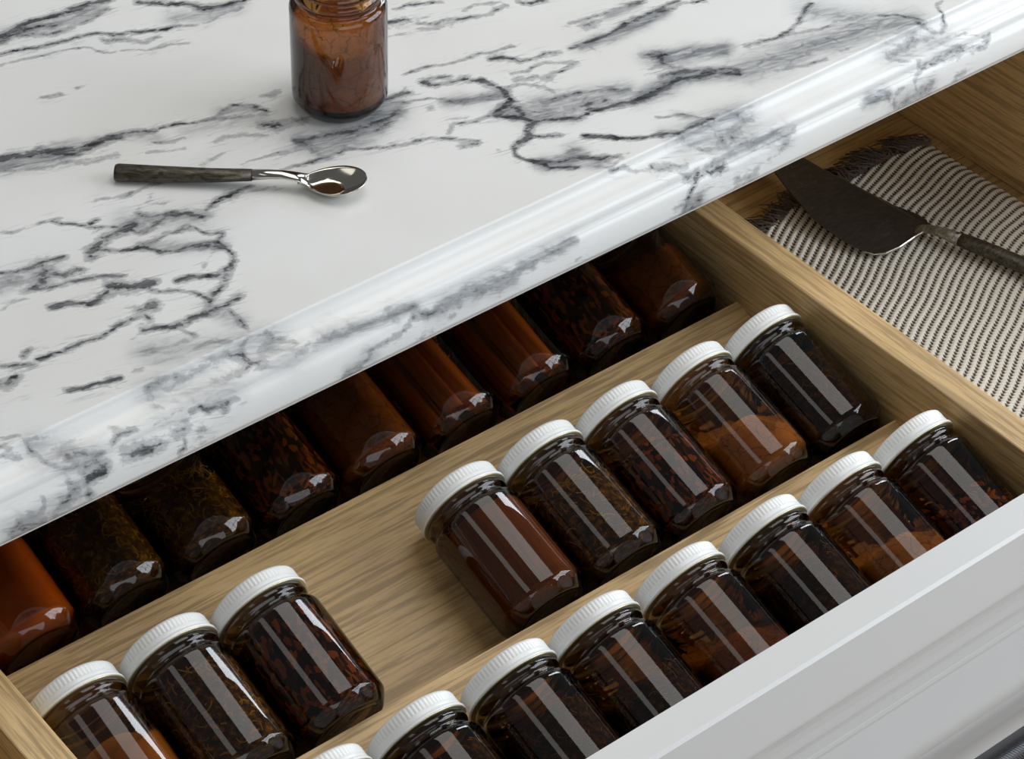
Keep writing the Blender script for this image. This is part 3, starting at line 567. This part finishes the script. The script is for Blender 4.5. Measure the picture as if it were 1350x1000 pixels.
def stick_set(parent, seed, mat):
    r = random.Random(seed)
    for k, (ang, rad, rr) in enumerate([(-1.9, .60, .0078), (-1.05, .62, .0072), (-.2, .6, .0075), (1.3, .55, .008), (2.8, .6, .0075), (-2.75, .64, .0065)]):
        ln = H_*r.uniform(.70, .78); v, f = [], []; n = 26; m_ = 7
        cx, cy = RI*rad*math.cos(ang)*.98, RI*rad*math.sin(ang)*.98; lean = r.uniform(-.04, .04)
        for q in range(m_):
            z = 0.0105 + ln*q/(m_-1)
            for i in range(n):
                t = i/(n-1); th_ = t*2*PI*1.55; rad_ = rr*(1-.42*t)
                v.append((cx+lean*(z-.04)+rad_*math.cos(th_+k), cy+rad_*math.sin(th_+k), z))
        for q in range(m_-1):
            for i in range(n-1): f.append((q*n+i, q*n+i+1, (q+1)*n+i+1, (q+1)*n+i))
        o = link('cinnamon_stick', mesh('cinnamon_stick', v, f), mat, parent, True)
for me_ in (GLASS, INNER, LID, RIM): me_.polygons.foreach_set('use_smooth', [True]*len(me_.polygons))
GLASS.materials.append(M_glass); INNER.materials.append(M_glass); LID.materials.append(M_lid); RIM.materials.append(M_gold)
def fill_jar(root, kind, seed, level=.7, tilt=.004, jag=.001):
    if kind == 'sticks': stick_set(root, seed, SP['cinnamon']); return
    lv = H_*level
    o = link('spice', fill_mesh(lv, tilt, jag, seed, 0.02 if kind in BITS else 0.0), SP[kind], root, True)
    if kind in BITS:
        spec = {'olive': (620, .0070, .00075, True), 'dark': (380, .0070, .00065, True), 'chili': (90, .0075, .0026, False)}[kind]
        for q, bm_ in enumerate(BITM[kind]):
            b = link('flakes', bits_mesh(lv*.97, seed*7+q, spec[0]//2, *spec[1:]), bm_, o); b['kind'] = 'stuff'
def spice_jar(row, xc, s_lid, kind, label, seed, **kw):
    s = s_lid + 1.39; y, z = slope_pt(row, s, 0.489+.004)
    root = empty('spice_jar', W(xc, y, z)); root.rotation_euler = (-(PI/2-TL), 0, 0)
    tag(root, label, 'jar', 'amber spice jars lying in the drawer')
    g = link('glass_body', GLASS, None, root); 
    ld = link('lid', LID, None, root); ld.location = (0, 0, H_); ld['label'] = 'white ribbed metal screw lid'
    link('lid_rim', RIM, None, ld)
    fill_jar(root, kind, seed, **kw)
    return root
A3 = 'under the worktop edge'
J1 = [('orange', 'amber jar of bright orange powder '+A3, dict(level=.80, tilt=.004, jag=.0012)), ('olive', 'amber jar of olive leaf flakes beside the orange powder '+A3, dict(level=.84)),
      ('olive', 'amber jar of dusty brown herb between leaf flakes and dark chilli '+A3, dict(level=.62, tilt=.012)), ('chili', 'amber jar of dark red chilli pieces beside dull brown powder '+A3, dict(level=.84)),
      ('brown', 'amber jar of dull brown powder beside the cinnamon jars '+A3, dict(level=.80, jag=.0012)), ('sticks', 'amber jar of pale orange cinnamon sticks beside brown powder '+A3, {}),
      ('sticks', 'amber jar of cinnamon sticks beside glowing red chilli flakes '+A3, {}), ('chili', 'amber jar of red chilli flakes second from the oak divider '+A3, dict(level=.84)),
      ('brown', 'amber jar of rust powder against the oak divider '+A3, dict(level=.60, tilt=.006, jag=.003))]
for i, (k, lb, kw) in enumerate(J1): spice_jar(1, 7.24+i, .79, k, lb, 10+i, **kw)
B3 = 'on the middle shelf'
J2 = [(6.99, 'golden', 'amber jar of golden brown powder beside the oak divider '+B3, dict(level=.66, tilt=.014, jag=.001)), (7.97, 'olive', 'amber jar of olive herb threads beside the golden powder '+B3, dict(level=.80)),
      (8.955, 'chili', 'amber jar of large red brown flakes beside the empty space '+B3, dict(level=.84)), (11.315, 'bark', 'amber jar of smooth red brown bark beside the empty space '+B3, dict(level=.86)),
      (12.31, 'olive', 'amber jar of yellow olive leaves second after the empty space '+B3, dict(level=.74, tilt=.010)), (13.295, 'chili', 'amber jar of dark flakes with red bits beside crumbly orange powder '+B3, dict(level=.72, tilt=.012)),
      (14.31, 'rust', 'amber jar of cracked orange brown powder, half empty, '+B3, dict(level=.52, tilt=.020, jag=.003)), (15.30, 'dark', 'amber jar of dark herb with tawny threads against the oak divider '+B3, dict(level=.78, tilt=.008))]
for i, (x, k, lb, kw) in enumerate(J2): spice_jar(2, x, .85, k, lb, 40+i, **kw)
C3 = 'behind the white drawer front'
J3 = [(8.147, 'dark', 'amber jar with only its white lid showing '+C3, dict(level=.8)), (9.15, 'dark', 'amber jar of dark herb beside the jar that shows only its lid', dict(level=.8)),
      (10.19, 'dark', 'amber jar of dark brown herb, second after the jar that shows only its lid', dict(level=.7)), (11.184, 'dark', 'amber jar of grey brown herb next to crumbly rust powder '+C3, dict(level=.55, tilt=.015)),
      (12.238, 'brown', 'amber jar of crumbly rust powder, fourth from the oak divider, '+C3, dict(level=.50, tilt=.018, jag=.003)), (13.295, 'dark', 'amber jar of dark green brown leaves between two powder jars '+C3, dict(level=.72, tilt=.01)),
      (14.30, 'rust', 'amber jar of pale orange powder, second from the oak divider, '+C3, dict(level=.50, tilt=.016, jag=.0025)), (15.302, 'chili', 'amber jar of dark red flakes against the oak divider '+C3, dict(level=.5, tilt=.02))]
for i, (x, k, lb, kw) in enumerate(J3): spice_jar(3, x, .61, k, lb, 70+i, **kw)

# open jar standing on the worktop
jp = W(12.515, 17.82, ZC)
oj = empty('open_spice_jar', (jp[0], jp[1], 0.0002)); tag(oj, 'open amber glass jar of brown powder standing on the marble', 'jar')
gp = glass_profile(True)
gp += [(0.875*R_, H_+0.0008), (0.885*R_, H_+0.003), (0.875*R_, H_+0.0034), (0.865*R_, H_+0.0065), (0.878*R_, H_+0.0072), (0.865*R_, H_+0.008), (0.862*R_, H_+0.0108), (0.85*R_, H_+0.0118), (0.825*R_, H_+0.0118), (0.81*R_, H_+0.0106), (0.81*R_, H_-0.006), (0.83*R_, H_-0.011)]
link('glass_body', lathe_mesh('open_jar_glass', gp, 96), M_glass, oj, True)
link('inner_base', INNER, None, oj)
link('spice', fill_mesh(H_*.66, .008, .0012, 5), SP['brown'], oj, True)

# ------------------------------------------------------------------ teaspoon
M_silver = simple('polished_silver', (0.60, 0.57, 0.51), 0.12, 1.0)
def tarnish(name, a, b_, rough):
    mt, nt, b = new_mat(name); n1 = noise(nt, objco(nt, (90, 330, 330)), 1.0, 6, 0.7, 1.0)
    L(nt, ramp(nt, n1, [(0.40, a), (0.62, b_), (0.74, tuple(min(1, c*2.4) for c in b_))]), b.inputs['Base Color']); b.inputs['Roughness'].default_value = rough; b.inputs['Metallic'].default_value = 0.35
    bump(nt, b, n1, 0.4, 0.0006); return mt
M_horn = tarnish('dark_horn', (0.022, 0.018, 0.013), (0.10, 0.085, 0.055), 0.36)
def cpt(px, py, h=0.0): p = on_z(px, py, ZC + h/PT); return np.array(W(*p))
s_end = cpt(151, 228, .004); s_tip = cpt(484, 238, .008)
dirv = s_tip - s_end; dirv[2] = 0; slen = np.linalg.norm(dirv); dirv /= slen; side = np.array([-dirv[1], dirv[0], 0])
sp_root = empty('teaspoon', (s_end[0], s_end[1], 0)); sp_root.rotation_euler = (0, 0, math.atan2(dirv[1], dirv[0])); tag(sp_root, 'silver teaspoon with a dark rough handle lying on the marble', 'spoon')
# along local x: 0 .. slen
hl = slen*.545
path = [(0.0004, 0, .0046), (0.002, 0, .0046), (hl*.35, 0, .0050), (hl*.7, 0, .0060), (hl, 0, .0078)]
v, f = tube(path, [(.0056, .0044), (.0064, .0050), (.0060, .0046), (.0052, .0040), (.0043, .0034)], 18); link('handle', mesh('handle', v, f), M_horn, sp_root, True)
path = [(hl-.001, 0, .0079), (hl+.010, 0, .0090), (hl+.018, 0, .0094), (hl+.026, 0, .0086), (hl+.034, 0, .0066)]
v, f = tube(path, [(.0041, .0032), (.0037, .0026), (.0036, .0022), (.0040, .0017), (.0060, .0011)], 16); link('neck', mesh('neck', v, f), M_silver, sp_root, True)
b0 = hl + .028; bl = slen - b0; nu, nw = 34, 22; v, f = [], []
for lay in (0, 1):
    for i in range(nu+1):
        u = i/nu; x = b0 + bl*u
        hw = .0148*math.sin(min(1, u/.58)*PI/2)**.85 if u < .58 else .0148*math.sqrt(max(0, 1-((u-.58)/.42)**2))
        hw = max(hw, .0042*(1-u)**2, .0005)
        zc = .0066 + .0016*u*u + .0030*max(0, u-.5)
        dep = .0076*math.sin(PI*min(1, u**.9))**.7 if 0 < u < 1 else 0
        for j in range(nw+1):
            w = -1+2*j/nw; z = zc - dep*(1-w*w) - (0.0011 if lay else 0)
            v.append((x, hw*w, max(z, 0.0003 if lay else 0.0010)))
m_ = (nu+1)*(nw+1)
for lay in (0, 1):
    for i in range(nu):
        for j in range(nw):
            q = lay*m_+i*(nw+1)+j; fc = (q, q+nw+1, q+nw+2, q+1); f.append(fc if lay == 0 else fc[::-1])
for i in range(nu):
    for j in (0, nw):
        q = i*(nw+1)+j; f.append((q, q+nw+1, q+nw+1+m_, q+m_) if j else (q+m_, q+nw+1+m_, q+nw+1, q))
for i in (0, nu):
    for j in range(nw): q = i*(nw+1)+j; f.append((q, q+1, q+1+m_, q+m_))
link('bowl', mesh('bowl', v, f), M_silver, sp_root, True)

# ------------------------------------------------------------------ towel in the side compartment
ZT = ZF + .17
tw = empty('fringed_towel', W(18.4, 14, ZF)); tag(tw, 'cream and brown striped knitted towel with a dark fringe', 'towel')
edge_px = [(1003, 309), (1050, 270), (1116, 236), (1170, 204), (1192, 195), (1226, 183)]
ed = [on_z(px, py, ZT) for px, py in edge_px]
ex = np.array([e[0] for e in ed]); ey = np.array([e[1] for e in ed]); o_ = np.argsort(ex); ex, ey = ex[o_], ey[o_]
def y_edge(x): return float(np.interp(x, ex, ey))
XA, XB = 16.17, 20.55
def gslope(x):
    t = min(1, max(0, (x-18.6)/1.9)); return .34*(1-t*t*(3-2*t)) + .20
xsT = np.linspace(XA, XB, 420); gs = np.array([gslope(x) for x in xsT]); gcum = np.concatenate([[0], np.cumsum((gs[1:]+gs[:-1])/2*np.diff(xsT))])
PER = .106; ph0, ph1 = 10.7-gcum[-1], 17.6
nph = int((ph1-ph0)/PER*8)
v, f, uv = [], [], []; idx = {}
phs = np.linspace(ph0, ph1, nph)
big1 = value_noise((nph, 420), 1.0, 70.0); big2 = value_noise((nph, 420), 1.0, 160.0)
for i, p_ in enumerate(phs):
    for j in range(420):
        x = xsT[j]; y = p_ + gcum[j] + .008*math.sin(x*7+p_*3) + .014*big1[i, j]
        if y < 10.55 or y > y_edge(x): continue
        k = p_/PER; rid = .5+.5*math.cos(2*PI*k); tw_ = .5+.5*math.sin(2*PI*(x/.046 + (k % 1)*.9))
        edge = min(1, (XB-x)/.30); drop = -.10*(1-edge)**2 - .10*max(0, 1-(x-XA)/.5)**2
        z = ZT - .05 + .028*rid*(.50+.50*tw_) + .045*big2[i, j] + .02*big1[i, j] + drop
        idx[(i, j)] = len(v); v.append(W(x, y, max(z, ZF+.045))); uv.append((x/.046, k))
for (i, j) in idx:
    if (i, j+1) in idx and (i+1, j) in idx and (i+1, j+1) in idx: f.append((idx[i, j], idx[i, j+1], idx[i+1, j+1], idx[i+1, j]))
tme = mesh('towel_cloth', v, f)
for nm, k in (('knit_u', 0), ('knit_v', 1)):
    at = tme.attributes.new(nm, 'FLOAT', 'POINT'); at.data.foreach_set('value', np.array([q[k] for q in uv], np.float32))
def knit():
    mt, nt, b = new_mat('striped_knit'); kv = N(nt, 'ShaderNodeAttribute', attribute_name='knit_v').outputs['Fac']; ku = N(nt, 'ShaderNodeAttribute', attribute_name='knit_u').outputs['Fac']
    cs = math_n(nt, 'COSINE', math_n(nt, 'MULTIPLY', kv, 2*PI)); tws = math_n(nt, 'SINE', math_n(nt, 'MULTIPLY', ku, 2*PI))
    nz = noise(nt, objco(nt), 900, 3); e = math_n(nt, 'ADD', math_n(nt, 'ADD', cs, math_n(nt, 'MULTIPLY', tws, .5)), math_n(nt, 'MULTIPLY_ADD', nz, 1.6, -.8))
    c = ramp(nt, math_n(nt, 'MULTIPLY_ADD', e, .4, .55), [(.10, (0.085, 0.068, 0.056)), (.30, (0.26, 0.225, 0.19)), (.44, (0.76, 0.71, 0.61)), (.75, (0.93, 0.89, 0.80))])
    L(nt, c, b.inputs['Base Color']); b.inputs['Roughness'].default_value = .9; b.inputs['Specular IOR Level'].default_value = .1; return mt
def to_tw(o): o.parent = tw; o.matrix_parent_inverse = Matrix.Translation(-tw.location); return o
cl = to_tw(link('cloth', tme, knit(), None, True))
sol = cl.modifiers.new('thickness', 'SOLIDIFY'); sol.thickness = 0.002; sol.offset = -1
M_fr = simple('dark_fringe', (0.13, 0.105, 0.09), .9, nscale=400, nmix=.6)
v, f = [], []
for k in range(420):
    x = random.uniform(XA+.04, XB-.05); y = y_edge(x)-.03; ln = random.uniform(.20, .46)*(1.0 if x > 18 else .85); clump = math.sin(x*7)*.5+math.sin(x*19)*.3
    dx = clump*.22 + random.uniform(-.10, .10) - .05; z0 = ZT - .03 + random.uniform(-.01, .05); cvx = random.uniform(-.12, .12); pts = []
    for q in range(6):
        t = q/5; yy = min(YBK-.02, y + ln*t); zz = max(ZF+.015, z0 - .11*t*t + .05*math.sin(t*3)*random.random()); xx = min(20.70, max(16.18, x + dx*t + cvx*math.sin(t*PI)))
        pts.append(W(xx, yy, zz))
    a, b = tube(pts, [.0006, .00062, .0006, .00055, .0005, .0003], 5); n0 = len(v); v += a; f += [tuple(n0+q for q in fc) for fc in b]
fr = to_tw(link('fringe', mesh('fringe', v, f), M_fr, None, True)); fr['kind'] = 'stuff'; fr['label'] = 'dark brown fringe of loose threads'

# ------------------------------------------------------------------ cake server on the towel
M_blade = tarnish('tarnished_blade', (0.045, 0.036, 0.030), (0.075, 0.060, 0.050), 0.33)
ZS = ZT + .055
out = [(1013, 211), (1022, 228), (1045, 258), (1070, 286), (1105, 313), (1135, 329), (1152, 334), (1168, 333), (1186, 325), (1205, 312), (1218, 305), (1224, 299), (1222, 291), (1210, 283), (1180, 272), (1130, 247), (1090, 226), (1056, 207), (1042, 201), (1028, 199), (1018, 203)]
pts = [W(*on_z(px, py, ZS + .18*min(1, max(0, (1160-px)/140)))) for px, py in out]   # the tip lifts over the hem
sv = empty('cake_server', W(*on_z(1222, 300, ZS))); tag(sv, 'dark metal cake server with a black handle resting on the striped towel', 'cake server')
bm = bmesh.new(); A = [bm.verts.new((p[0], p[1], p[2]+.0007)) for p in pts]; B = [bm.verts.new((p[0], p[1], p[2]-.0007)) for p in pts]; n = len(pts)
bm.faces.new(A); bm.faces.new(B[::-1])
for i in range(n): bm.faces.new((A[i], A[(i+1) % n], B[(i+1) % n], B[i]))
bevel_mesh(bm, .0005, 2)
o = link('blade', bm_mesh(bm, 'blade'), M_blade); o.parent = sv; o.matrix_parent_inverse = Matrix.Translation(-sv.location)
def spx(px, py, h): return W(*on_z(px, py, ZS+h))
path = [spx(1138, 331, .012), spx(1152, 335, .012), spx(1168, 333.5, .014), spx(1186, 325.5, .016), spx(1205, 312.5, .02), spx(1219, 304.5, .03)]
v, f = tube(path, [.0004, .0007, .0009, .0010, .0011, .0014], 10)
o = link('blade_rim', mesh('blade_rim', v, f), M_silver); o.parent = sv; o.matrix_parent_inverse = Matrix.Translation(-sv.location)
path = [spx(1204, 302, .0), spx(1214, 302, .02), spx(1226, 302, .05), spx(1245, 307, .09), spx(1266, 316, .10)]
v, f = tube(path, [(.0055, .0006), (.0056, .0014), (.0046, .0024), (.0046, .0036), (.0058, .0046)], 18)
o = link('neck', mesh('neck', v, f), tarnish('aged_silver', (0.16, 0.14, 0.11), (0.38, 0.34, 0.27), .28)); o.data.polygons.foreach_set('use_smooth', [True]*len(o.data.polygons)); o.parent = sv; o.matrix_parent_inverse = Matrix.Translation(-sv.location)
path = [spx(1260, 313, .10), spx(1275, 319, .10), spx(1310, 333, .095), spx(1350, 350, .09), spx(1400, 372, .085), spx(1440, 390, .085), spx(1443, 391.5, .085)]
v, f = tube(path, [(.0052, .0042), (.0062, .0050), (.0065, .0052), (.0068, .0053), (.0070, .0054), (.0068, .0052), (.0040, .0030)], 18)
o = link('handle', mesh('handle', v, f), M_horn); o.data.polygons.foreach_set('use_smooth', [True]*len(o.data.polygons)); o.parent = sv; o.matrix_parent_inverse = Matrix.Translation(-sv.location)
